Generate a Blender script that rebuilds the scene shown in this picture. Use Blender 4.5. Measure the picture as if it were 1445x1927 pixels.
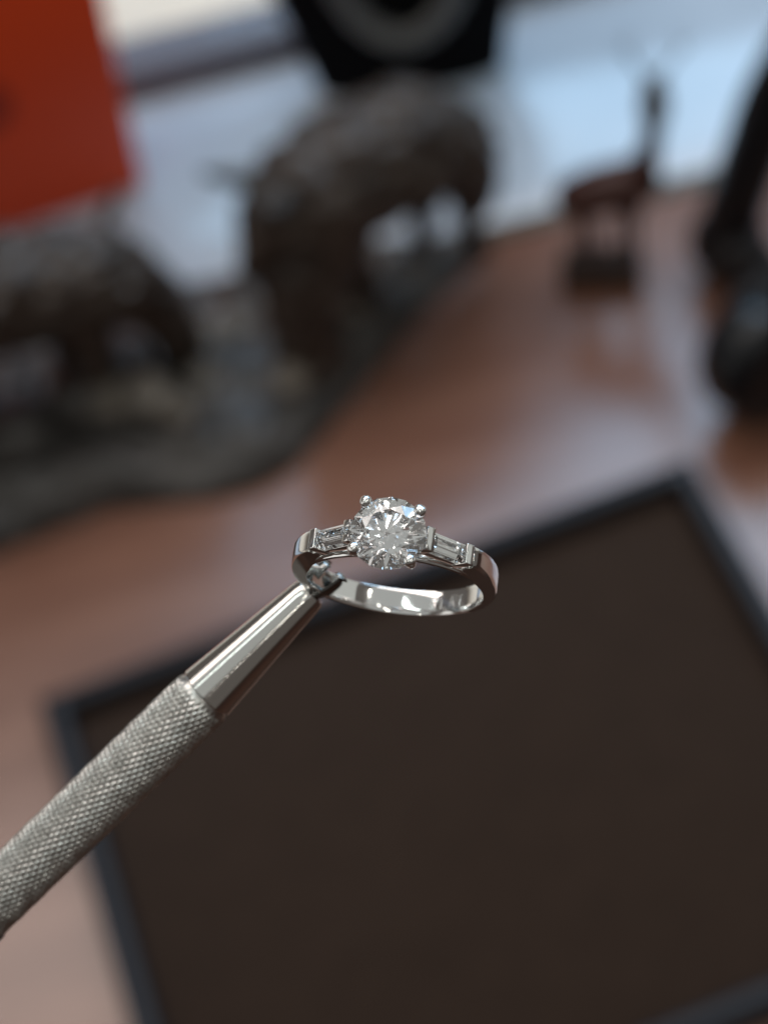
import bpy, bmesh, math, random
from mathutils import Vector, Matrix, noise

for o in list(bpy.data.objects):
    bpy.data.objects.remove(o)
scene = bpy.context.scene
COL = scene.collection
K = 2.4                           # the desk and all on it are written in units of K millimetres, ring and holder in millimetres
MM = 0.001 * K
R = math.radians

# ------------------------------------------------------------------ camera
cam_d = bpy.data.cameras.new('camera')
cam = bpy.data.objects.new('camera', cam_d); COL.objects.link(cam)
cam_d.sensor_fit = 'HORIZONTAL'; cam_d.sensor_width = 25.96; cam_d.lens = 68.36
cam_d.clip_start = 0.01; cam_d.clip_end = 60.0
cR = Vector((0.9694, -0.1933, -0.1510)); cU = Vector((0.2453, 0.7639, 0.5969)); cF = cR.cross(cU) * -1
cam.matrix_world = Matrix(((cR.x, cU.x, -cF.x, 0), (cR.y, cU.y, -cF.y, 0), (cR.z, cU.z, -cF.z, 0.365 * K), (0, 0, 0, 1)))
cam_d.dof.use_dof = True
cam_d.dof.focus_distance = 0.1888
cam_d.dof.aperture_fstop = 16.5
scene.camera = cam

# ------------------------------------------------------------------ world, lamps, exposure
w = bpy.data.worlds.new('World'); scene.world = w; w.use_nodes = True
bg = w.node_tree.nodes['Background']
bg.inputs['Color'].default_value = (1.0, 0.90, 0.82, 1); bg.inputs['Strength'].default_value = 0.105

def area_lamp(name, loc, target, sx, sy, radiance, color):
    d = bpy.data.lights.new(name, 'AREA'); d.shape = 'RECTANGLE'; d.size = sx; d.size_y = sy
    d.energy = radiance * math.pi * sx * sy; d.color = color
    o = bpy.data.objects.new(name, d); COL.objects.link(o); o.location = loc
    o.rotation_euler = (Vector(target) - Vector(loc)).to_track_quat('-Z', 'Y').to_euler()
    return o
area_lamp('window_daylight', (1.5, 2.9, 2.7), (0.5, 0.86, 0.9), 3.9, 1.5, 5.0, (0.44, 0.72, 1.0))
area_lamp('window_daylight', (0.0, 1.95, 3.42), (0.0, 0.75, 0.0), 5.0, 1.45, 3.0, (1.0, 0.91, 0.86))  # extra warm lamp, added for the pinkish glare on the near desk
area_lamp('ceiling_fill', (0.0, -0.65, 3.2), (0.0, -0.65, 0), 4.8, 3.4, 0.29, (0.94, 1.0, 0.98))  # unseen broad fill, added as the even glow of the whole ceiling
area_lamp('ceiling_tube', (-0.62, 0.1, 3.0), (-0.5, 0.1, 0), 0.10, 1.2, 8.0, (0.90, 1.0, 0.97))
area_lamp('ceiling_tube', (0.75, -0.9, 3.0), (0.5, -0.5, 0), 1.2, 0.10, 8.0, (1.0, 0.97, 0.88))
area_lamp('side_fill', (3.6, 0.1, 1.5), (0, 0.1, 0.9), 2.6, 2.2, 0.36, (0.95, 1.0, 0.95))  # unseen fill lamp, added to brighten the ring's right bars
area_lamp('side_fill', (-3.6, 0.4, 1.6), (0, 0.2, 0.9), 2.4, 2.2, 0.75, (1.0, 0.98, 0.94))  # unseen fill lamp, added to brighten the ring's left bars
for x, y in ((-2.0, -1.3), (0.2, -2.4), (2.1, -0.3), (-2.1, 0.5)):
    area_lamp('sparkle_spot', (x, y, 3.0), (x * .5, y * .5, 0), 0.14, 0.14, 26.0, (1.0, 0.95, 0.86))  # unseen small lamps, added for sparkle in the diamond and metal

scene.view_settings.view_transform = 'Standard'; scene.view_settings.look = 'None'
scene.view_settings.exposure = 0.0; scene.view_settings.gamma = 1.0
scene.render.engine = 'CYCLES'
cy = scene.cycles
cy.max_bounces = 24; cy.transmission_bounces = 20; cy.glossy_bounces = 10; cy.diffuse_bounces = 4
cy.transparent_max_bounces = 12; cy.sample_clamp_indirect = 8.0; cy.use_denoising = True

# ------------------------------------------------------------------ materials
def mat(name, base, rough=0.5, metal=0.0, **kw):
    m = bpy.data.materials.new(name); m.use_nodes = True
    nt = m.node_tree; b = nt.nodes['Principled BSDF']
    b.inputs['Base Color'].default_value = (*base, 1); b.inputs['Roughness'].default_value = rough
    b.inputs['Metallic'].default_value = metal
    for k, v in kw.items():
        b.inputs[k.replace('_', ' ')].default_value = v
    return m
def node(m, t, **kw):
    n = m.node_tree.nodes.new(t)
    for k, v in kw.items():
        setattr(n, k, v)
    return n
def link(m, a, b): m.node_tree.links.new(a, b)
def bsdf(m): return m.node_tree.nodes['Principled BSDF']
NS = 1 / K
def mapped(m, scale):
    tc = node(m, 'ShaderNodeTexCoord'); mp = node(m, 'ShaderNodeMapping'); mp.inputs['Scale'].default_value = [q * NS for q in scale]
    link(m, tc.outputs['Object'], mp.inputs['Vector']); return mp.outputs['Vector']
def add_noise(m, scale, detail=4, rough=0.6, stretch=(1, 1, 1)):
    n = node(m, 'ShaderNodeTexNoise'); n.inputs['Scale'].default_value = scale
    n.inputs['Detail'].default_value = detail; n.inputs['Roughness'].default_value = rough
    link(m, mapped(m, stretch), n.inputs['Vector']); return n.outputs['Fac']
def add_ramp(m, fac, stops):
    r = node(m, 'ShaderNodeValToRGB'); link(m, fac, r.inputs['Fac'])
    e = r.color_ramp.elements
    while len(e) < len(stops): e.new(0.5)
    for el, (p, c) in zip(e, stops): el.position = p; el.color = (*c, 1)
    return r.outputs['Color']
def add_bump(m, fac, strength, dist):
    b = node(m, 'ShaderNodeBump'); b.inputs['Strength'].default_value = strength; b.inputs['Distance'].default_value = dist
    link(m, fac, b.inputs['Height']); link(m, b.outputs['Normal'], bsdf(m).inputs['Normal'])
def noisy(m, scale, stops, bump=0.0, dist=0.0005, detail=4, stretch=(1, 1, 1)):
    f = add_noise(m, scale, detail, stretch=stretch)
    link(m, add_ramp(m, f, stops), bsdf(m).inputs['Base Color'])
    if bump: add_bump(m, f, bump, dist)
    return m

M_WOOD = noisy(mat('varnished_wood', (.1, .045, .03), .32, Coat_Weight=1.0, Coat_Roughness=.26, Coat_IOR=1.55), 30,
               [(.2, (.155, .063, .038)), (.5, (.22, .101, .066)), (.8, (.31, .155, .102))], stretch=(.35, 3, 3))
M_EDGE = noisy(mat('olive_edge_strip', (.06, .055, .03), .4), 60, [(.3, (.045, .04, .022)), (.7, (.075, .068, .04))])
M_SILL = noisy(mat('sky_tinted_sill', (.75, .76, .76), .2, Coat_Weight=.6, Coat_Roughness=.08), 9, [(.3, (.40, .48, .57)), (.7, (.60, .69, .79))])  # white sill with skylight blue and blotchy reflections painted into its colour
M_RAIL = mat('grey_window_frame', (.145, .15, .185), .4)
M_LEDGE = noisy(mat('cream_stone', (.8, .74, .64), .8), 14, [(.3, (.66, .60, .52)), (.5, (.95, .83, .67)), (.75, (.96, .88, .76))])
M_LEATHER = mat('black_leather', (.005, .0056, .0095), .47, Specular_IOR_Level=.34)
add_bump(M_LEATHER, add_noise(M_LEATHER, 900, 3), .35, .0003)
M_SUEDE = noisy(mat('brown_suede', (.06, .045, .036), .95, Specular_IOR_Level=.15, Sheen_Weight=.15), 160,
                [(.25, (.0268, .0144, .0086)), (.75, (.0350, .0193, .0118))], .3, .0002, 6)
M_FLOOR = noisy(mat('brown_wood_floor', (.04, .03, .025), .5), 4, [(.3, (.055, .021, .012)), (.7, (.085, .033, .018))])
M_RED = noisy(mat('red_card', (.42, .03, .01), .55), 400, [(.3, (.88, .070, .008)), (.7, (.95, .080, .010))])
M_RED_DARK = mat('dark_red_print', (.40, .03, .008), .5)
M_VELVET = noisy(mat('black_velvet', (.004, .004, .005), .9, Specular_IOR_Level=.1), 500, [(.3, (.003, .003, .004)), (.7, (.006, .006, .007))])
M_SILVER = mat('grey_silver', (.20, .20, .195), .45, .7)
M_BRONZE = noisy(mat('dark_bronze', (.05, .045, .04), .40, .15), 120,
                 [(.25, (.026, .023, .021)), (.5, (.060, .055, .052)), (.75, (.12, .11, .104))], .35, .0012, 6)
M_OX = noisy(mat('red_brown_bronze', (.05, .03, .022), .42, .1), 110,
             [(.25, (.014, .009, .007)), (.5, (.042, .028, .021)), (.75, (.10, .078, .064))], .35, .0012, 6)
M_STONE_LIT = noisy(mat('highlight_bronze_rock', (.14, .13, .11), .5), 150, [(.3, (.06, .056, .050)), (.7, (.25, .215, .175))], .5, .001)  # paler colour stands in for highlights on the bronze base
M_DEER = noisy(mat('red_brown_carved_wood', (.035, .013, .011), .35), 200, [(.3, (.03, .010, .008)), (.7, (.07, .020, .014))], .2, .0004)
M_DEERHEAD = mat('grey_brown_wood', (.09, .08, .07), .5)
M_PEDTOP = mat('dark_brown_block_top', (.030, .019, .014), .85, Specular_IOR_Level=.2)
M_PEDSIDE = mat('dark_brown_wood', (.060, .026, .013), .5)
M_BLACK = mat('glossy_black_plastic', (.004, .005, .007), .27, Specular_IOR_Level=.38)
M_BLACKPAD = mat('black_padding', (.014, .012, .013), .7)

NS = 1.0
M_PLAT = mat('polished_platinum', (.90, .90, .89), .055, 1.0)
add_bump(M_PLAT, add_noise(M_PLAT, 60, 4, stretch=(6, 220, 6)), .07, .00003)
link(M_PLAT, add_ramp(M_PLAT, add_noise(M_PLAT, 420, 5, .7, (1, 1, 1)), [(.35, (.035,) * 3), (.7, (.13,) * 3)]), bsdf(M_PLAT).inputs['Roughness'])
M_STEEL = mat('turned_steel', (.80, .79, .76), .11, 1.0)
M_KNURL = noisy(mat('knurled_satin_steel', (.6, .59, .55), .31, 1.0), 700, [(.3, (.50, .50, .475)), (.7, (.82, .82, .79))], .35, .00008, 6)
M_DARKSTEEL = mat('dark_steel', (.16, .16, .15), .35, 1.0)
M_CLAW = mat('darkened_claw_steel', (.28, .29, .285), .16, 1.0)  # base darkened to stand in for dark reflections of the ring

def gem(name, ior, spread):
    m = bpy.data.materials.new(name); m.use_nodes = True
    m.node_tree.nodes.remove(bsdf(m)); prev = None
    for col, d in (((1, 0, 0, 1), -spread), ((0, 1, 0, 1), 0), ((0, 0, 1, 1), spread)):
        g = node(m, 'ShaderNodeBsdfGlass'); g.inputs['Color'].default_value = col if spread else (1, 1, 1, 1)
        g.inputs['IOR'].default_value = ior + d; g.inputs['Roughness'].default_value = 0
        if prev is None: prev = g.outputs[0]
        else:
            a = node(m, 'ShaderNodeAddShader'); link(m, prev, a.inputs[0]); link(m, g.outputs[0], a.inputs[1]); prev = a.outputs[0]
        if not spread: break
    link(m, prev, m.node_tree.nodes['Material Output'].inputs['Surface']); return m
M_DIAMOND = gem('diamond', 2.417, 0)
M_BAGUETTE = gem('baguette_diamond', 2.417, 0)
# turned steel: fine rings round the tool's axis (local z), as fine relief
wv = node(M_STEEL, 'ShaderNodeTexNoise'); wv.inputs['Scale'].default_value = 1.0; wv.inputs['Detail'].default_value = 3
link(M_STEEL, mapped(M_STEEL, (60, 60, 9000)), wv.inputs['Vector']); add_bump(M_STEEL, wv.outputs['Fac'], .30, .00003)
M_PANE = bpy.data.materials.new('window_glass'); M_PANE.use_nodes = True
_nt = M_PANE.node_tree; _nt.nodes.remove(bsdf(M_PANE))
_t = _nt.nodes.new('ShaderNodeBsdfTransparent'); _g = _nt.nodes.new('ShaderNodeBsdfGlossy'); _g.inputs['Roughness'].default_value = .02
_x = _nt.nodes.new('ShaderNodeMixShader'); _x.inputs[0].default_value = .05
_nt.links.new(_t.outputs[0], _x.inputs[1]); _nt.links.new(_g.outputs[0], _x.inputs[2])
_nt.links.new(_x.outputs[0], _nt.nodes['Material Output'].inputs['Surface'])

# ------------------------------------------------------------------ helpers
def link_obj(o, parent=None):
    COL.objects.link(o)
    if parent is not None: o.parent = parent
    return o
def from_bm(name, bm, m, parent=None, loc=(0, 0, 0), smooth=None):
    """bm in mm -> one mesh object in metres"""
    bmesh.ops.recalc_face_normals(bm, faces=bm.faces)
    bmesh.ops.scale(bm, vec=(MM, MM, MM), verts=bm.verts)
    me = bpy.data.meshes.new(name); bm.to_mesh(me); bm.free()
    me.materials.append(m)
    if smooth is not None:
        me.polygons.foreach_set('use_smooth', [True] * len(me.polygons))
        if smooth < 180: me.set_sharp_from_angle(angle=R(smooth))
    o = bpy.data.objects.new(name, me); link_obj(o, parent); o.location = Vector(loc) * MM
    return o
def tag(o, label=None, cat=None, group=None, kind=None):
    for k, v in (('label', label), ('category', cat), ('group', group), ('kind', kind)):
        if v: o[k] = v
    return o
def empty(name, loc=(0, 0, 0), rotz=0.0):
    o = bpy.data.objects.new(name, None); o.empty_display_size = .005; COL.objects.link(o)
    o.location = Vector(loc) * MM; o.rotation_euler = (0, 0, rotz); return o
def add_box(bm, lo, hi, bevel=0.0, seg=2, mtx=None):
    lo, hi = Vector(lo), Vector(hi)
    r = bmesh.ops.create_cube(bm, size=1.0); vs = r['verts']
    bmesh.ops.scale(bm, vec=hi - lo, verts=vs); bmesh.ops.translate(bm, vec=(lo + hi) / 2, verts=vs)
    if bevel:
        es = list({e for v in vs for e in v.link_edges})
        rb = bmesh.ops.bevel(bm, geom=es, offset=bevel, segments=seg, affect='EDGES', profile=.5)
        vs = list({v for f in rb['faces'] for v in f.verts} | {v for v in vs if v.is_valid})
    if mtx is not None: bmesh.ops.transform(bm, matrix=mtx, verts=vs)
    return vs
def add_loft(bm, rings, closed=False, caps=True):
    """rings: lists of points (same count); a skin over them"""
    V = [[bm.verts.new(p) for p in r] for r in rings]; n = len(V[0])
    pairs = list(zip(V, V[1:])) + ([(V[-1], V[0])] if closed else [])
    for a, b in pairs:
        for i in range(n):
            bm.faces.new((a[i], a[(i + 1) % n], b[(i + 1) % n], b[i]))
    if caps and not closed:
        bm.faces.new(V[0]); bm.faces.new(list(reversed(V[-1])))
    return V
def frame_at(d):
    d = d.normalized(); u = d.orthogonal().normalized(); return u, d.cross(u)
def add_tube(bm, pts, radii, n=12, closed=False):
    pts = [Vector(p) for p in pts]; N = len(pts); rings = []
    if isinstance(radii, (int, float)): radii = [radii] * N
    u = None
    for i, p in enumerate(pts):
        if closed: d = pts[(i + 1) % N] - pts[i - 1]
        else: d = pts[min(i + 1, N - 1)] - pts[max(i - 1, 0)]
        d.normalize()
        u = frame_at(d)[0] if u is None else (u - d * u.dot(d)).normalized()
        v = d.cross(u)
        rings.append([p + (u * math.cos(t) + v * math.sin(t)) * radii[i] for t in (2 * math.pi * k / n for k in range(n))])
    add_loft(bm, rings, closed)
def spline(pts, k=8):
    pts = [Vector(p) for p in pts]; out = []
    for i in range(len(pts) - 1):
        a, b, c, d = pts[max(i - 1, 0)], pts[i], pts[i + 1], pts[min(i + 2, len(pts) - 1)]
        for j in range(k):
            t = j / k
            out.append(.5 * ((2 * b) + (c - a) * t + (2 * a - 5 * b + 4 * c - d) * t * t + (3 * b - a - 3 * c + d) * t ** 3))
    return out + [pts[-1]]
def add_ball(bm, c, r, seg=16, scale=(1, 1, 1)):
    res = bmesh.ops.create_uvsphere(bm, u_segments=seg, v_segments=seg // 2 + 2, radius=r)
    bmesh.ops.scale(bm, vec=scale, verts=res['verts']); bmesh.ops.translate(bm, vec=c, verts=res['verts'])
_b = bmesh.new(); bmesh.ops.create_icosphere(_b, subdivisions=2, radius=1.0); _b.verts.ensure_lookup_table()
BALL_V = [tuple(v.co) for v in _b.verts]; BALL_F = [[v.index for v in f.verts] for f in _b.faces]; _b.free()
def blob(name, chains, m, parent=None, loc=(0, 0, 0), voxel=.8, rough=0.0, smooth_it=4, seed=0):
    """one continuous body: tapered chains ((x,y,z,r), ...) fused by a voxel remesh"""
    V, Fc = [], []
    for ch in chains:
        for a, b in zip(ch, ch[1:]):
            pa, pb = Vector(a[:3]), Vector(b[:3]); L = (pb - pa).length
            k = max(2, int(L / max(.6, .3 * min(a[3], b[3]))))
            for i in range(k + 1):
                t = i / k; c = pa.lerp(pb, t); r = a[3] + (b[3] - a[3]) * t; o = len(V)
                V += [(c.x + x * r, c.y + y * r, c.z + z * r) for x, y, z in BALL_V]; Fc += [[o + q for q in f] for f in BALL_F]
    me = bpy.data.meshes.new(name + '_source'); me.from_pydata(V, [], Fc)
    tmp = bpy.data.objects.new(name + '_source', me); COL.objects.link(tmp)
    mod = tmp.modifiers.new('r', 'REMESH'); mod.mode = 'VOXEL'; mod.voxel_size = voxel
    sm = tmp.modifiers.new('s', 'SMOOTH'); sm.iterations = smooth_it; sm.factor = .5
    dg = bpy.context.evaluated_depsgraph_get()
    out = bpy.data.meshes.new_from_object(tmp.evaluated_get(dg))
    bpy.data.objects.remove(tmp); bpy.data.meshes.remove(me)
    bm = bmesh.new(); bm.from_mesh(out); bpy.data.meshes.remove(out)
    if rough:
        bm.normal_update()
        for v in bm.verts:
            v.co += v.normal * rough * (noise.noise(v.co * .22 + Vector((seed, 0, 0))) + .5 * noise.noise(v.co * .6))
    return from_bm(name, bm, m, parent, loc, smooth=180)

# ------------------------------------------------------------------ setting: desk, sill, window, outside
desk = empty('desk')
tag(desk, 'glossy reddish brown wooden desk under the tray and the figurines', 'desk')
bm = bmesh.new(); add_box(bm, (-600, 82, -24), (700, 361.5, 0), 1.0); from_bm('desk_top', bm, M_WOOD, desk, smooth=40)
bm = bmesh.new(); add_box(bm, (-600, 361.7, -24), (700, 366.5, .8), .5); from_bm('edge_strip', bm, M_EDGE, desk, smooth=40)
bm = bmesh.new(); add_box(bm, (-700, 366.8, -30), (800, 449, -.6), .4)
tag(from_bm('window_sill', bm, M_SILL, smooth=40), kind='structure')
win = empty('window', (50, 457, 0))
tag(win, 'shop window with a grey frame rail behind the white sill', 'window')
bm = bmesh.new(); add_box(bm, (-750, -8, -25), (750, 8, 9), 1.2); from_bm('bottom_rail', bm, M_RAIL, win, smooth=40)
bm = bmesh.new(); add_box(bm, (-750, -8, 1500), (750, 8, 1530), 1.2); from_bm('top_rail', bm, M_RAIL, win, smooth=40)
for s in (-1, 1):
    bm = bmesh.new(); add_box(bm, (s * 766 - 15, -8, -25), (s * 766 + 15, 8, 1530), 1.2); from_bm('side_rail', bm, M_RAIL, win, smooth=40)
bm = bmesh.new(); add_box(bm, (-749, -1, 9.2), (749, 1, 1499.5)); from_bm('pane', bm, M_PANE, win)
bm = bmesh.new(); add_box(bm, (-2500, 466, -60), (2500, 4000, -26))
tag(from_bm('pavement', bm, M_LEDGE), kind='structure')
bm = bmesh.new(); add_box(bm, (-2500, -2500, -330), (2500, 440, -320))
tag(from_bm('floor', bm, M_FLOOR), kind='structure')

# ------------------------------------------------------------------ jewellery tray
tray = empty('jewellery_tray', (-82.6, 253.2, 0), R(7.7))
tag(tray, 'shallow jewellery tray with black leather rim and dark brown suede pad', 'tray')
TW, TD, RW, RH = 153.0, 124.5, 5.4, 8.0
def rail(p0, p1, inward):
    """mitred rim rail: rounded top, profile (distance inward, height)"""
    p0, p1, inward = Vector(p0), Vector(p1), Vector(inward); d = (p1 - p0).normalized()
    prof = [(0, 0), (0, 6.2), (.35, 7.2), (1.1, 7.85), (2.2, RH), (3.4, RH), (4.5, 7.8), (5.1, 7.2), (RW, 6.2), (RW, 0)]
    bm = bmesh.new(); L = (p1 - p0).length; rings = []
    for i in range(13):
        t = i / 12
        rings.append([p0 + inward * q + d * ((q + .03) + t * (L - 2 * q - .06)) + Vector((0, 0, z)) for q, z in prof])
    add_loft(bm, rings)
    return bm
c0, c1, c2, c3 = (0, 0, 0), (TW, 0, 0), (TW, -TD, 0), (0, -TD, 0)
for a, b, n in ((c0, c1, (0, -1, 0)), (c1, c2, (-1, 0, 0)), (c2, c3, (0, 1, 0)), (c3, c0, (1, 0, 0))):
    from_bm('rim_rail', rail(a, b, n), M_LEATHER, tray, smooth=50)
bm = bmesh.new(); add_box(bm, (RW + .05, -TD + RW + .05, .2), (TW - RW - .05, -RW - .05, 3.0), .5)
from_bm('pad', bm, M_SUEDE, tray, smooth=40)

# ------------------------------------------------------------------ red box on the sill
rb = empty('red_box', (-41.0, 413.5, -.6), math.atan2(.119, .993))
tag(rb, 'flat sided red orange card box standing on the white sill', 'box')
def flared(z0, z1, grow):          # sides lean outwards a little towards the top
    bm = bmesh.new(); vs = add_box(bm, (-95 - grow, -grow, z0), (grow, 26 + grow, z1), .5)
    for v in bm.verts: v.co.x += .085 * v.co.z * (1 if v.co.x > -45 else -1)
    return bm
from_bm('carton', flared(0, 74, 0), M_RED, rb, smooth=40)
from_bm('lid', flared(74.1, 92, .5), M_RED, rb, smooth=40)
bm = bmesh.new(); bmesh.ops.create_cone(bm, cap_ends=True, segments=40, radius1=7.5, radius2=7.5, depth=.25, matrix=Matrix.Translation((-32, -.13, 41)) @ Matrix.Rotation(R(90), 4, 'X'))
from_bm('emblem', bm, M_RED_DARK, rb, smooth=40)

# ------------------------------------------------------------------ black necklace bust on the sill, rope necklace on it
bust = empty('necklace_bust', (35.5, 424, -.6), math.atan2(-.148, .989))
tag(bust, 'black velvet necklace display bust standing on the sill behind the bronze', 'display bust')
def bust_ring(z, hw, hd, lean, cx=0.0, n=40, p=2.6):
    out = []
    for k in range(n):
        t = 2 * math.pi * k / n; c, s = math.cos(t), math.sin(t)
        out.append(Vector((cx + hw * math.copysign(abs(c) ** (2 / p), c), lean + hd * math.copysign(abs(s) ** (2 / p), s), z)))
    return out
bm = bmesh.new()
secs = [(0, 25.5, 7), (2, 26, 7.3), (20, 30, 8), (40, 34.5, 9), (70, 37, 10.5), (100, 37.5, 11.5), (118, 35, 11), (128, 26, 10.5), (135, 16, 9.5), (145, 13, 9), (175, 12.4, 8.7), (178, 11, 8)]
add_loft(bm, [bust_ring(z, hw, hd, 7 + z * .12) for z, hw, hd in secs]); from_bm('bust_form', bm, M_VELVET, bust, smooth=180)
def bust_front(x, z):
    for (z0, w0, d0), (z1, w1, d1) in zip(secs, secs[1:]):
        if z0 <= z <= z1:
            t = (z - z0) / (z1 - z0); hw, hd = w0 + (w1 - w0) * t, d0 + (d1 - d0) * t
            q = max(0.0, 1 - abs(x / hw) ** 2.6) ** (1 / 2.6)
            return 7 + z * .12 - hd * q
    return 7 + z * .12
nk = empty('rope_necklace', (35.5, 424, -.6), math.atan2(-.148, .989))
tag(nk, 'thick grey silver rope necklace hanging in a loop on the black bust', 'necklace')
cl = spline([(-14, 0, 72), (-17, 0, 60), (-15.5, 0, 45), (-11.5, 0, 31), (-5.5, 0, 22.5), (1.5, 0, 19.5), (8.5, 0, 22), (14.5, 0, 29), (18, 0, 42), (19, 0, 58), (15.5, 0, 72)], 10)
cl = [Vector((p.x, bust_front(p.x, p.z) - 2.6, p.z)) for p in cl]
for k in range(3):
    pts = []
    for i, p in enumerate(cl):
        d = (cl[min(i + 1, len(cl) - 1)] - cl[max(i - 1, 0)]).normalized()
        u = Vector((0, -1, 0)); v = d.cross(u).normalized(); t = i * .33 + k * 2 * math.pi / 3
        pts.append(p + v * math.cos(t) * 1.9 + u * math.sin(t) * 1.4)
    bm = bmesh.new(); add_tube(bm, pts, 1.75, 10); from_bm('strand', bm, M_SILVER, nk, smooth=180)

# ------------------------------------------------------------------ bronze of two oxen on a rocky base
sc_ = empty('oxen_sculpture', (-45, 335, 0))
tag(sc_, 'dark bronze sculpture of two horned oxen standing on a long rocky base', 'sculpture')
O_ = Vector((-45, 335, 0))
outline = [(-150, 305), (-120, 299), (-89, 300.5), (-63, 305), (-38, 300), (-27, 299.5), (-16, 304.5), (4, 324), (22, 342), (40, 356), (43, 361), (38, 365), (20, 368), (-20, 370), (-60, 372), (-110, 372), (-150, 366)]
def seg_dist(p, a, b):
    ab = b - a; t = max(0, min(1, (p - a).dot(ab) / ab.length_squared)); return (p - a - ab * t).length
poly = [Vector(p) for p in outline]
def inside(p):
    c = False
    for a, b in zip(poly, poly[1:] + poly[:1]):
        if (a.y > p.y) != (b.y > p.y) and p.x < (b.x - a.x) * (p.y - a.y) / (b.y - a.y) + a.x: c = not c
    return c
def rock_h(x, y):
    p = Vector((x, y))
    d = min(seg_dist(p, a, b) for a, b in zip(poly, poly[1:] + poly[:1]))
    if not inside(p): return -1.0
    n3 = Vector((x * .07, y * .07, 3.1)); n4 = Vector((x * .22, y * .22, 1.7))
    return (9.5 + 4.5 * noise.noise(n3) + 2.4 * noise.noise(n4)) * (1 - math.exp(-d / 5.0)) * (1 + .018 * max(0, -x - 20) / 4)
bm = bmesh.new(); g = 1.6; nx, ny = int(198 / g), int(78 / g); grid = {}
for i in range(nx + 1):
    for j in range(ny + 1):
        x, y = -152 + i * g, 296 + j * g; h = rock_h(x, y)
        if h >= 0: grid[i, j] = bm.verts.new(Vector((x, y, max(.3, h))) - O_)
for i in range(nx):
    for j in range(ny):
        ks = [(i, j), (i + 1, j), (i + 1, j + 1), (i, j + 1)]
        vs = [grid[k] for k in ks if k in grid]
        if len(vs) >= 3: bm.faces.new(vs)
be = [e for e in bm.edges if len(e.link_faces) == 1]
ex = bmesh.ops.extrude_edge_only(bm, edges=be)
for v in [v for v in ex['geom'] if isinstance(v, bmesh.types.BMVert)]: v.co.z = 0
bmesh.ops.delete(bm, geom=[v for v in bm.verts if not v.link_faces], context='VERTS')
from_bm('rock_base', bm, M_BRONZE, sc_, smooth=60)
def plane_pt(a, d, s, dep, z):         # s along the animal, dep towards the viewer
    n = Vector((d[1], -d[0]))
    return (a[0] + d[0] * s + n[0] * dep - O_.x, a[1] + d[1] * s + n[1] * dep - O_.y, z)
def animal(name, a, d, chains, seed, label=None):
    ch = [[(*plane_pt(a, d, s, dep, z), r) for s, dep, z, r in c] for c in chains]
    return blob(name, ch, M_OX, sc_, voxel=.9, rough=1.9, seed=seed)
A1, D1 = (-9.7, 336.3), (.931, .364)
ox1 = animal('ox', A1, D1, [
    [(49.5, 0, 41, 10.5), (44, 0, 45, 13), (36, 0, 48.5, 15.5), (24, 0, 49, 16), (14, 0, 48, 15.5), (8, 0, 47, 13)],
    [(10, 0, 52, 11), (3, 1, 50, 9), (-2, 2, 46, 6.8), (-5.5, 3, 42, 5.2)],
    [(12, 2, 40, 12.5), (5, 4, 33, 11), (1, 5, 25, 9.8), (0, 6, 14, 8.6), (0, 7, 8, 9)],
    [(18, -2, 38, 10), (18, -3, 26, 6), (19.5, -2, 16, 4.4), (20, 0, 7, 4.6)],
    [(50, 4, 38, 9), (50.5, 5, 27, 5), (48, 4, 19, 2.9), (50, 5, 8, 3.0)],
    [(46, -5, 38, 8), (43, -5, 27, 4.2), (40, -5, 19, 2.6), (41.5, -5, 8, 2.8)],
    [(56, 0, 47, 2), (58.5, 1, 40, 1.5), (58, 1, 28, 1.6), (57.5, 1, 22, 2.0)],
], 3)
def horn(parent, a, d, pts, r0):
    bm = bmesh.new(); P = spline([plane_pt(a, d, *p) for p in pts], 6)
    add_tube(bm, P, [r0 * (1 - .8 * i / (len(P) - 1)) for i in range(len(P))], 10)
    from_bm('horn', bm, M_BRONZE, parent, smooth=60)
horn(ox1, A1, D1, [(3, 6, 57), (0, 9, 59), (-4.5, 10, 62.5), (-7, 9, 67)], 3.2)
horn(ox1, A1, D1, [(3, -3, 57), (-1, -6, 58.5), (-6, -7, 61.5), (-9, -6, 65)], 3.2)
A2, D2 = (-75.7, 335.7), (.995, .102)
ox2 = animal('ox', A2, D2, [
    [(-40, 0, 45, 12), (-25, 0, 48, 14.5), (5, 0, 47.5, 14.5), (20, 0, 44, 13), (30, 0, 40, 10.5)],
    [(28, 0, 42, 10.5), (35, 0, 33, 8.5), (37.5, 1, 24, 6.8), (38.5, 2, 14, 5.6)],
    [(18, 4, 42, 9), (20, 6, 30, 5), (18, 6, 18, 3.8), (19, 7, 8, 4)],
    [(14, -5, 42, 8), (13, -6, 28, 4.6), (12, -6, 8, 4)],
    [(-30, 5, 44, 9), (-30, 6, 28, 5), (-32, 6, 8, 4)],
    [(-24, -5, 44, 9), (-23, -6, 28, 5), (-25, -6, 8, 4)],
], 8)
horn(ox2, A2, D2, [(29, 5, 48), (31, 8, 52), (33.5, 8.5, 57), (33.5, 7, 62)], 2.3)
horn(ox2, A2, D2, [(30, -5, 48), (32, -8, 52), (35, -8.5, 56), (35.5, -7, 60)], 2.2)
rnd = random.Random(5)
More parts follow.
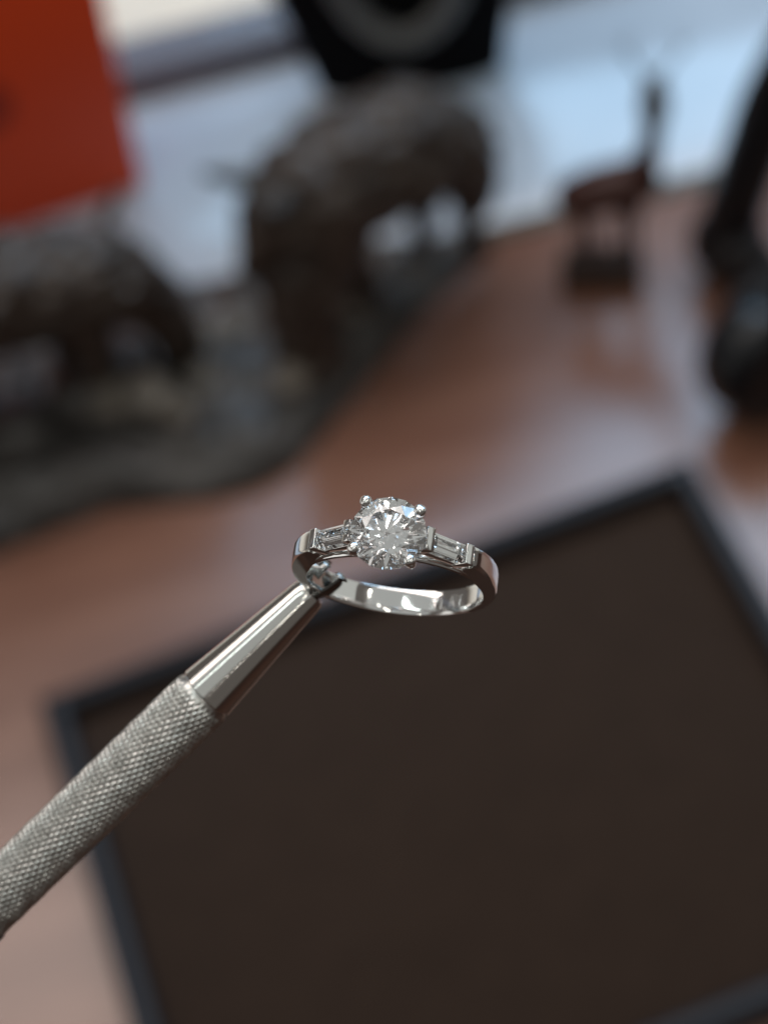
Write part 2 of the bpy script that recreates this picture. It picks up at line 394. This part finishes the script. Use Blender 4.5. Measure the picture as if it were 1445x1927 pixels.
for (x, y, z, r) in ((-14, 322, 11.5, 5.0), (-31, 343, 9, 5.5), (-24, 346, 8.5, 4.5), (-47, 325, 15.5, 6.5), (-56, 327, 15, 6.0), (-40, 319, 14, 4.2), (4, 340, 9.5, 3.4), (-64, 331, 14, 8.5), (-80, 326, 13, 9.5), (-98, 330, 15, 11.0), (-52, 338, 13, 7.5), (-34, 331, 10, 5.0)):
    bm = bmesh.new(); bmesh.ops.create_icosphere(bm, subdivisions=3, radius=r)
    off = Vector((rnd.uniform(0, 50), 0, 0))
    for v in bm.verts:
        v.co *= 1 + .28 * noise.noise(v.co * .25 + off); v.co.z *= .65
    from_bm('stone', bm, M_BRONZE if r > 7 else M_STONE_LIT, sc_, Vector((x, y, z)) - O_, smooth=60)  # small pale lumps added where the base catches highlights

# ------------------------------------------------------------------ deer figurine on its pedestal
deer = empty('deer_figurine', (57.8, 342.7, 0), math.atan2(-.285, .959))
tag(deer, 'small dark wooden deer figurine with raised head on a block pedestal', 'figurine')
bm = bmesh.new(); add_box(bm, (-1, -5.5, 0), (19, 5.5, 4.6), .4); from_bm('pedestal', bm, M_PEDSIDE, deer, smooth=40)
bm = bmesh.new(); add_box(bm, (-.6, -5.1, 4.65), (18.6, 5.1, 5.6), .5); from_bm('pedestal_top', bm, M_PEDTOP, deer, smooth=40)
body = blob('body', [
    [(4.5, 0, 27, 5.6), (9, 0, 28.5, 6.3), (15, 0, 30, 6.5), (19.5, 0, 32, 5.6)],
    [(19, 0, 32, 4.4), (21.5, 0, 38, 3.4), (23.0, 0, 44, 2.6), (23.6, 0, 49, 2.4)],
    [(1.5, 0, 30, 1.2), (0, 0, 27, .8)],
    [(4, 2.4, 25, 2.9), (3.5, 2.6, 19, 1.3), (4.6, 2.6, 14, 1.1), (3.8, 2.6, 5.6, 1.0)],
    [(6, -2.4, 25, 2.9), (7, -2.6, 19, 1.3), (7.8, -2.6, 14, 1.1), (7.2, -2.6, 5.6, 1.0)],
    [(16, 2.4, 26, 2.6), (14.6, 2.6, 19, 1.2), (14.2, 2.6, 13, 1.1), (14, 2.6, 5.6, 1.0)],
    [(18, -2.4, 26, 2.6), (17.8, -2.6, 19, 1.2), (17.5, -2.6, 13, 1.1), (17.4, -2.6, 5.6, 1.0)],
], M_DEER, deer, voxel=.45, smooth_it=3)
head = blob('head', [[(23.6, 0, 48.5, 2.6), (24, -.5, 54, 3.7), (24.2, -.6, 58.5, 3.3), (24.4, -.6, 61.5, 2.2)], [(24, .5, 57, 2.6), (24.6, 3.5, 54, 1.6)]], M_DEERHEAD, deer, voxel=.45, smooth_it=3)
for s in (-1, 1):
    bm = bmesh.new()
    P = spline([(24.2 + s * 1.5, 0, 60.5), (24.2 + s * 3, .4, 65), (24.6 + s * 5.5, .8, 69), (24.6 + s * 5.2, .6, 74)], 6)
    add_tube(bm, P, [.6 - .4 * i / (len(P) - 1) for i in range(len(P))], 8)
    add_tube(bm, [P[6], P[6] + Vector((s * 2.0, -.8, 3.2))], [.42, .2], 8)
    add_tube(bm, [P[12], P[12] + Vector((s * 2.8, .4, 2.2))], [.4, .2], 8)
    from_bm('antler', bm, M_DEERHEAD, head, smooth=60)

# ------------------------------------------------------------------ black headset at the right edge
hs = empty('headset', (95, 315, 0))
tag(hs, 'glossy black padded headset on the desk, cut off by the right edge of the picture', 'headset')
def cup(c, ax, r, t):
    ax = Vector(ax).normalized(); u, v = frame_at(ax); c = Vector(c); bm = bmesh.new(); rings = []
    for q, k in ((-.5, .55), (-.47, .72), (-.36, .90), (-.18, 1.0), (.16, 1.0), (.34, .92), (.46, .75), (.5, .5)):
        rings.append([c + ax * (q * t) + (u * math.cos(a) + v * math.sin(a)) * r * k for a in (2 * math.pi * i / 36 for i in range(36))])
    add_loft(bm, rings); return bm
from_bm('ear_cup', cup((-4, -25, 15), (.35, -.9, .15), 15, 18), M_BLACK, hs, smooth=60)
from_bm('ear_cup', cup((1.0, 17, 9.5), (.3, .9, .1), 9.5, 13), M_BLACK, hs, smooth=60)
from_bm('ear_pad', cup((1, -13, 14), (.35, -.9, .15), 12, 8), M_BLACKPAD, hs, smooth=60)
from_bm('ear_pad', cup((3, 8, 9.5), (.3, .9, .1), 8, 7), M_BLACKPAD, hs, smooth=60)
bm = bmesh.new(); P = spline([(0, 17, 8), (3.5, 18, 21), (8, 18, 36), (13.5, 18, 52), (24, 16, 71), (39, 8, 84), (46, -6, 79), (38, -20, 58), (20, -28, 36), (4, -28, 22)], 8)
rings = []
for i, p in enumerate(P):
    d = (P[min(i + 1, len(P) - 1)] - P[max(i - 1, 0)]).normalized(); c = Vector((34, 0, 30)) - p
    nrm = (c - d * c.dot(d)).normalized(); sd = d.cross(nrm)
    rings.append([p + sd * math.cos(a) * 8 + nrm * math.sin(a) * 7.4 for a in (2 * math.pi * k / 16 for k in range(16))])
add_loft(bm, rings); from_bm('headband', bm, M_BLACK, hs, smooth=60)

MM = 0.001
# ------------------------------------------------------------------ the ring: local x across, y along the finger, z up to the stone
ring = empty('diamond_ring')
tag(ring, 'polished platinum ring with a round diamond between two baguettes, gripped by the steel holder', 'ring')
rW = Vector((0.9366, -0.3241, -0.1332)); rA = Vector((0.3496, 0.8895, 0.2943)); rT = rW.cross(rA)
RO = Vector((-.4, 116.3, 205.8 + 365 * (K - 1)))
ring.matrix_world = Matrix(((rW.x, rA.x, rT.x, RO.x * MM), (rW.y, rA.y, rT.y, RO.y * MM), (rW.z, rA.z, rT.z, RO.z * MM), (0, 0, 0, 1)))
def lerp_tab(tab, x):
    for (a, fa), (b, fb) in zip(tab, tab[1:]):
        if x <= b:
            t = max(0, (x - a) / (b - a)); t = t * t * (3 - 2 * t) if False else t
            return fa + (fb - fa) * t
    return tab[-1][1]
R_OUT = [(0, 9.36), (40, 9.46), (70, 9.72), (90, 9.92), (100, 10.12), (110, 10.45), (120, 10.9), (130, 11.4), (138, 11.78)]
R_IN = [(0, 8.6), (116, 8.6), (122, 8.85), (130, 9.45), (138, 10.1)]
DOME = [(0, .42), (45, .38), (85, .14), (100, .07), (138, .06)]
HW = [(0, 1.28), (60, 1.26), (100, 1.14), (138, 1.02)]
def smooth_tab(tab, x): return sum(lerp_tab(tab, max(0, min(138, x + k))) for k in (-6, -3, 0, 3, 6)) / 5
def section(rin, rout, hw, b=.08, dome=.06):
    return [(rin + .03, -hw + b), (rin, -hw * .5), (rin, hw * .5), (rin + .03, hw - b), (rin + b, hw), (rout - b - dome, hw), (rout - .35 * dome, hw * .86 - b),
            (rout - .015, hw * .5), (rout, 0), (rout - .015, -hw * .5), (rout - .35 * dome, -hw * .86 + b), (rout - b - dome, -hw), (rin + b, -hw)]
def sweep(psis, fn):
    rings = []
    for ps in psis:
        a = R(ps); c, s = math.sin(a), -math.cos(a)
        rings.append([Vector((r * c, y, r * s)) for r, y in fn(abs(ps))])
    bm = bmesh.new(); add_loft(bm, rings); return bm
from_bm('band', sweep([-138 + 1.5 * i for i in range(185)], lambda p: section(smooth_tab(R_IN, p), smooth_tab(R_OUT, p), smooth_tab(HW, p), .06, smooth_tab(DOME, p))), M_PLAT, ring, smooth=40)
from_bm('gallery_rail', sweep([112 + 2 * i for i in range(69)], lambda p: section(8.62, 9.22, .92, .08, .03)), M_PLAT, ring, smooth=40)
WI, TI, WO, TO = 3.86, 12.9, 7.35, 9.4
for s in (1, -1):
    e1 = Vector((s * (WO - WI), 0, TO - TI)); L = e1.length; e1.normalize(); nrm = Vector((-e1.z * s, 0, e1.x * s)); ay = nrm.cross(e1)
    mtx = Matrix(((e1.x, ay.x, nrm.x, s * WI), (e1.y, ay.y, nrm.y, 0), (e1.z, ay.z, nrm.z, TI), (0, 0, 0, 1)))
    # shoulder: the rail that carries the baguette
    bm = bmesh.new(); add_box(bm, (-.42, -.86, -2.15), (L + .9, .86, -1.3), .08, 2, mtx); from_bm('shoulder', bm, M_PLAT, ring, smooth=40)
    if s > 0:
        bm = bmesh.new(); add_box(bm, (-.5, -1.14, -1.9), (.42, 1.14, .14), .08, 2, mtx)
    else:       # the left inner bar is notched into two lugs
        bm = bmesh.new()
        add_box(bm, (-.46, .36, -1.9), (.40, 1.06, .14), .09, 2, mtx); add_box(bm, (-.46, -1.06, -1.9), (.44, -.34, .18), .10, 2, mtx)
        add_box(bm, (-.40, -.5, -1.88), (.34, .5, -.30), .05, 2, mtx)
    from_bm('setting_bar', bm, M_PLAT, ring, smooth=40)
    bm = bmesh.new(); add_box(bm, (L - .42, -1.0, -1.9), (L + .46, 1.0, .14), .10, 3, mtx); from_bm('setting_bar', bm, M_PLAT, ring, smooth=40)
    # baguette: step cut
    x0, x1 = .46, L - .46; rings = []
    for z, ins in ((.02, .48), (-.10, .27), (-.22, .12), (-.36, 0), (-.42, 0), (-.66, .22), (-.90, .48), (-1.12, .76)):
        ix = ins * .8
        rings.append([mtx @ Vector(p) for p in ((x0 + ix, -.92 + ins, z), (x1 - ix, -.92 + ins, z), (x1 - ix, .92 - ins, z), (x0 + ix, .92 - ins, z))])
    bm = bmesh.new(); add_loft(bm, rings); from_bm('baguette_diamond', bm, M_BAGUETTE, ring)
# round brilliant
GZ, RG = 13.38, 3.52
def brilliant(Rg, rot):
    bm = bmesh.new(); g = .022 * Rg; hc, hp, Rt = .290 * Rg, .862 * Rg, .58 * Rg
    c22 = math.cos(R(22.5)); rs = .924 * Rt + .5 * (Rg - .924 * Rt); rl = .24 * Rg
    def P(r, deg, z): return bm.verts.new((r * math.cos(R(deg + rot)), r * math.sin(R(deg + rot)), z))
    T = [P(Rt, 45 * k, g / 2 + hc) for k in range(8)]
    S = [P(rs, 45 * k + 22.5, g / 2 + hc * (Rg - rs * c22) / (Rg - Rt)) for k in range(8)]
    GU = [P(Rg, 22.5 * k, g / 2 - (0 if k % 2 == 0 else -.0)) for k in range(16)]
    GL = [P(Rg, 22.5 * k, -g / 2) for k in range(16)]
    Lm = [P(rl, 45 * k + 22.5, -g / 2 - hp * (1 - rl * c22 / Rg)) for k in range(8)]
    cu = bm.verts.new((0, 0, -g / 2 - hp)); F = bm.faces.new
    F(T)
    for k in range(8):
        k1 = (k + 1) % 8
        F((T[k], S[k], T[k1])); F((T[k], S[k - 1], GU[2 * k], S[k]))
        F((S[k], GU[2 * k], GU[2 * k + 1])); F((S[k], GU[2 * k + 1], GU[(2 * k + 2) % 16]))
        F((cu, Lm[k - 1], GL[2 * k], Lm[k])); F((Lm[k], GL[2 * k], GL[2 * k + 1])); F((Lm[k], GL[2 * k + 1], GL[(2 * k + 2) % 16]))
    for k in range(16): F((GU[k], GL[k], GL[(k + 1) % 16], GU[(k + 1) % 16]))
    return bm
from_bm('round_diamond', brilliant(RG, 92), M_DIAMOND, ring, (0, 0, GZ))
for deg in (40, 132, 214, 312):
    bm = bmesh.new(); c, s = math.cos(R(deg)), math.sin(R(deg))
    P = spline([(1.25 * c, 1.25 * s, 9.2), (1.9 * c, 1.9 * s, 10.6), (2.95 * c, 2.95 * s, 12.3), (3.62 * c, 3.62 * s, 13.3), (3.60 * c, 3.60 * s, 13.95)], 6)
    add_tube(bm, P, .44, 14); n0 = len(bm.verts); add_ball(bm, (3.47 * c, 3.47 * s, 14.0), .60, 24, (1, 1, .92))
    bm.verts.ensure_lookup_table()
    for v in list(bm.verts)[n0:]: v.co += Vector((c, s, .6)) * .10 * noise.noise(v.co * 1.6 + Vector((deg, 0, 0)))
    from_bm('prong', bm, M_PLAT, ring, smooth=60)
bm = bmesh.new(); add_tube(bm, [(1.95 * math.cos(t), 1.95 * math.sin(t), 10.5) for t in (2 * math.pi * k / 40 for k in range(40))], .3, 10, True)
from_bm('basket_wire', bm, M_PLAT, ring, smooth=180)
# worn stamp inside the band: raised strokes
GL_ = {'P': [((0, 0), (0, 1)), ((0, 1), (.55, .95)), ((.55, .95), (.55, .55)), ((.55, .55), (0, .5))], 'L': [((0, 1), (0, 0)), ((0, 0), (.55, 0))],
       'A': [((0, 0), (.3, 1)), ((.3, 1), (.6, 0)), ((.12, .38), (.48, .38))], 'T': [((0, 1), (.64, 1)), ((.32, 1), (.32, 0))]}
bm = bmesh.new()
def on_inner(x, y):              # x mm along the inside from the bottom, y across
    a = x / 8.6; r = 8.6
    return Vector((r * math.sin(a), y, -r * math.cos(a))), Vector((math.sin(a), 0, -math.cos(a)))
for i, ch in enumerate('PLAT'):
    for (xa, ya), (xb, yb) in GL_[ch]:
        pts = []
        for k in range(5):
            t = k / 4; p, n = on_inner(3.3 + i * 1.05 + (xa + (xb - xa) * t) * 1.05, -.62 + (ya + (yb - ya) * t) * 1.15)
            pts.append(p + n * .01)
        add_tube(bm, pts, .075, 6)
from_bm('hallmark', bm, M_PLAT, ring, smooth=60)

# ------------------------------------------------------------------ holding tool: local +z towards the claw
tool = empty('ring_holder')
tag(tool, 'steel prong holder with knurled grip and polished cone holding the ring', 'holder')
ax = (cR * .712 + cU * .694 - cF * .11).normalized()
tx = (cR - ax * cR.dot(ax)).normalized(); ty = ax.cross(tx)
def at_depth(px, py, d): return Vector((0, 0, 365 * K)) + (cF + cR * ((px - 722.5) / 3805) - cU * ((py - 963.5) / 3805)) * d
TE = at_depth(587, 1112, 202.6)
tool.matrix_world = Matrix(((tx.x, ty.x, ax.x, TE.x * MM), (tx.y, ty.y, ax.y, TE.y * MM), (tx.z, ty.z, ax.z, TE.z * MM), (0, 0, 0, 1)))
def lathe(prof, n=64):
    bm = bmesh.new()
    add_loft(bm, [[Vector((r * math.cos(t), r * math.sin(t), z)) for t in (2 * math.pi * k / n for k in range(n))] for z, r in prof]); return bm
CL = 15.0
from_bm('cone', lathe([(-CL, 2.6), (-CL, 3.02), (-CL + .12, 3.1), (-CL * .5, 2.44), (-1.2, 1.90), (-.5, 1.80), (-.12, 1.62), (0, 1.35), (0, .9), (-1.5, .8)]), M_STEEL, tool, smooth=30)
# knurl: real crossed grooves
NK, PZ, GLN = 32, .60, 33.0
def tri(u): u = u - math.floor(u); return 1 - abs(2 * u - 1)
na, dz = NK * 6, .115; nz = int(GLN / dz); rings = []
rings.append([Vector((2.7 * math.cos(2 * math.pi * k / na), 2.7 * math.sin(2 * math.pi * k / na), -CL - .02)) for k in range(na)])
rk = random.Random(2); jit = [rk.uniform(-.02, .02) for _ in range(997)]
for j in range(nz + 1):
    z = -CL - .05 - j * dz; ring_ = []; taper = min(1, (j * dz) / 1.3); fade = min(1, max(0, (j * dz - .25) / .5))
    for k in range(na):
        t = 2 * math.pi * k / na; u = NK * k / na + z / PZ * .5; v = NK * k / na - z / PZ * .5
        h = min(1, 1.9 * min(tri(u), tri(v))) ; r = 2.92 + .20 * taper + (.14 * h * (1 + .35 * noise.noise(Vector((k * .05, z * .7, 0)))) + jit[(k * 31 + j * 17) % 997] * .5) * fade
        ring_.append(Vector((r * math.cos(t), r * math.sin(t), z)))
    rings.append(ring_)
bm = bmesh.new(); add_loft(bm, rings); from_bm('knurled_grip', bm, M_KNURL, tool, smooth=25)
zb = -CL - .05 - nz * dz
from_bm('collar', lathe([(zb - .05, 2.8), (zb - .05, 3.3), (zb - .3, 3.45), (zb - 9, 3.5), (zb - 9.4, 3.2), (zb - 9.4, 1)]), M_DARKSTEEL, tool, smooth=40)
# claw: four bent wires that hook over the band
for deg, ext, hook in ((45, 3.0, .45), (135, 3.1, -.3), (222, 3.1, -.3), (318, 3.2, .5)):
    c, s = math.cos(R(deg)), math.sin(R(deg)); bm = bmesh.new(); rings = []
    P = spline([(.80 * c, .80 * s, -1.0), (.88 * c, .88 * s, .2), (1.32 * c, 1.32 * s, 1.1), (1.50 * c, 1.50 * s, ext - .8), (1.40 * c, 1.40 * s, ext - .15), ((1.40 + hook) * c, (1.40 + hook) * s, ext + .1)], 7)
    for i, p in enumerate(P):
        d = (P[min(i + 1, len(P) - 1)] - P[max(i - 1, 0)]).normalized(); side = Vector((-s, c, 0)); out = d.cross(side)
        f = i / (len(P) - 1); wd = .50 + .28 * math.sin(math.pi * min(1, f * 1.15)); th = .26 if f < .8 else .26 - .6 * (f - .8)
        rings.append([p + side * math.cos(a) * wd + out * math.sin(a) * th for a in (2 * math.pi * k / 14 for k in range(14))])
    add_loft(bm, rings); from_bm('claw', bm, M_CLAW, tool, smooth=60)

from_bm('core_filler', lathe([(-1, .4), (-.5, .85), (1.5, .85), (2.0, .7), (2.1, .3)], 32), M_DARKSTEEL, tool, smooth=40)  # added filler that darkens the hollow between the claws
scene.render.resolution_x = 767; scene.render.resolution_y = 1024
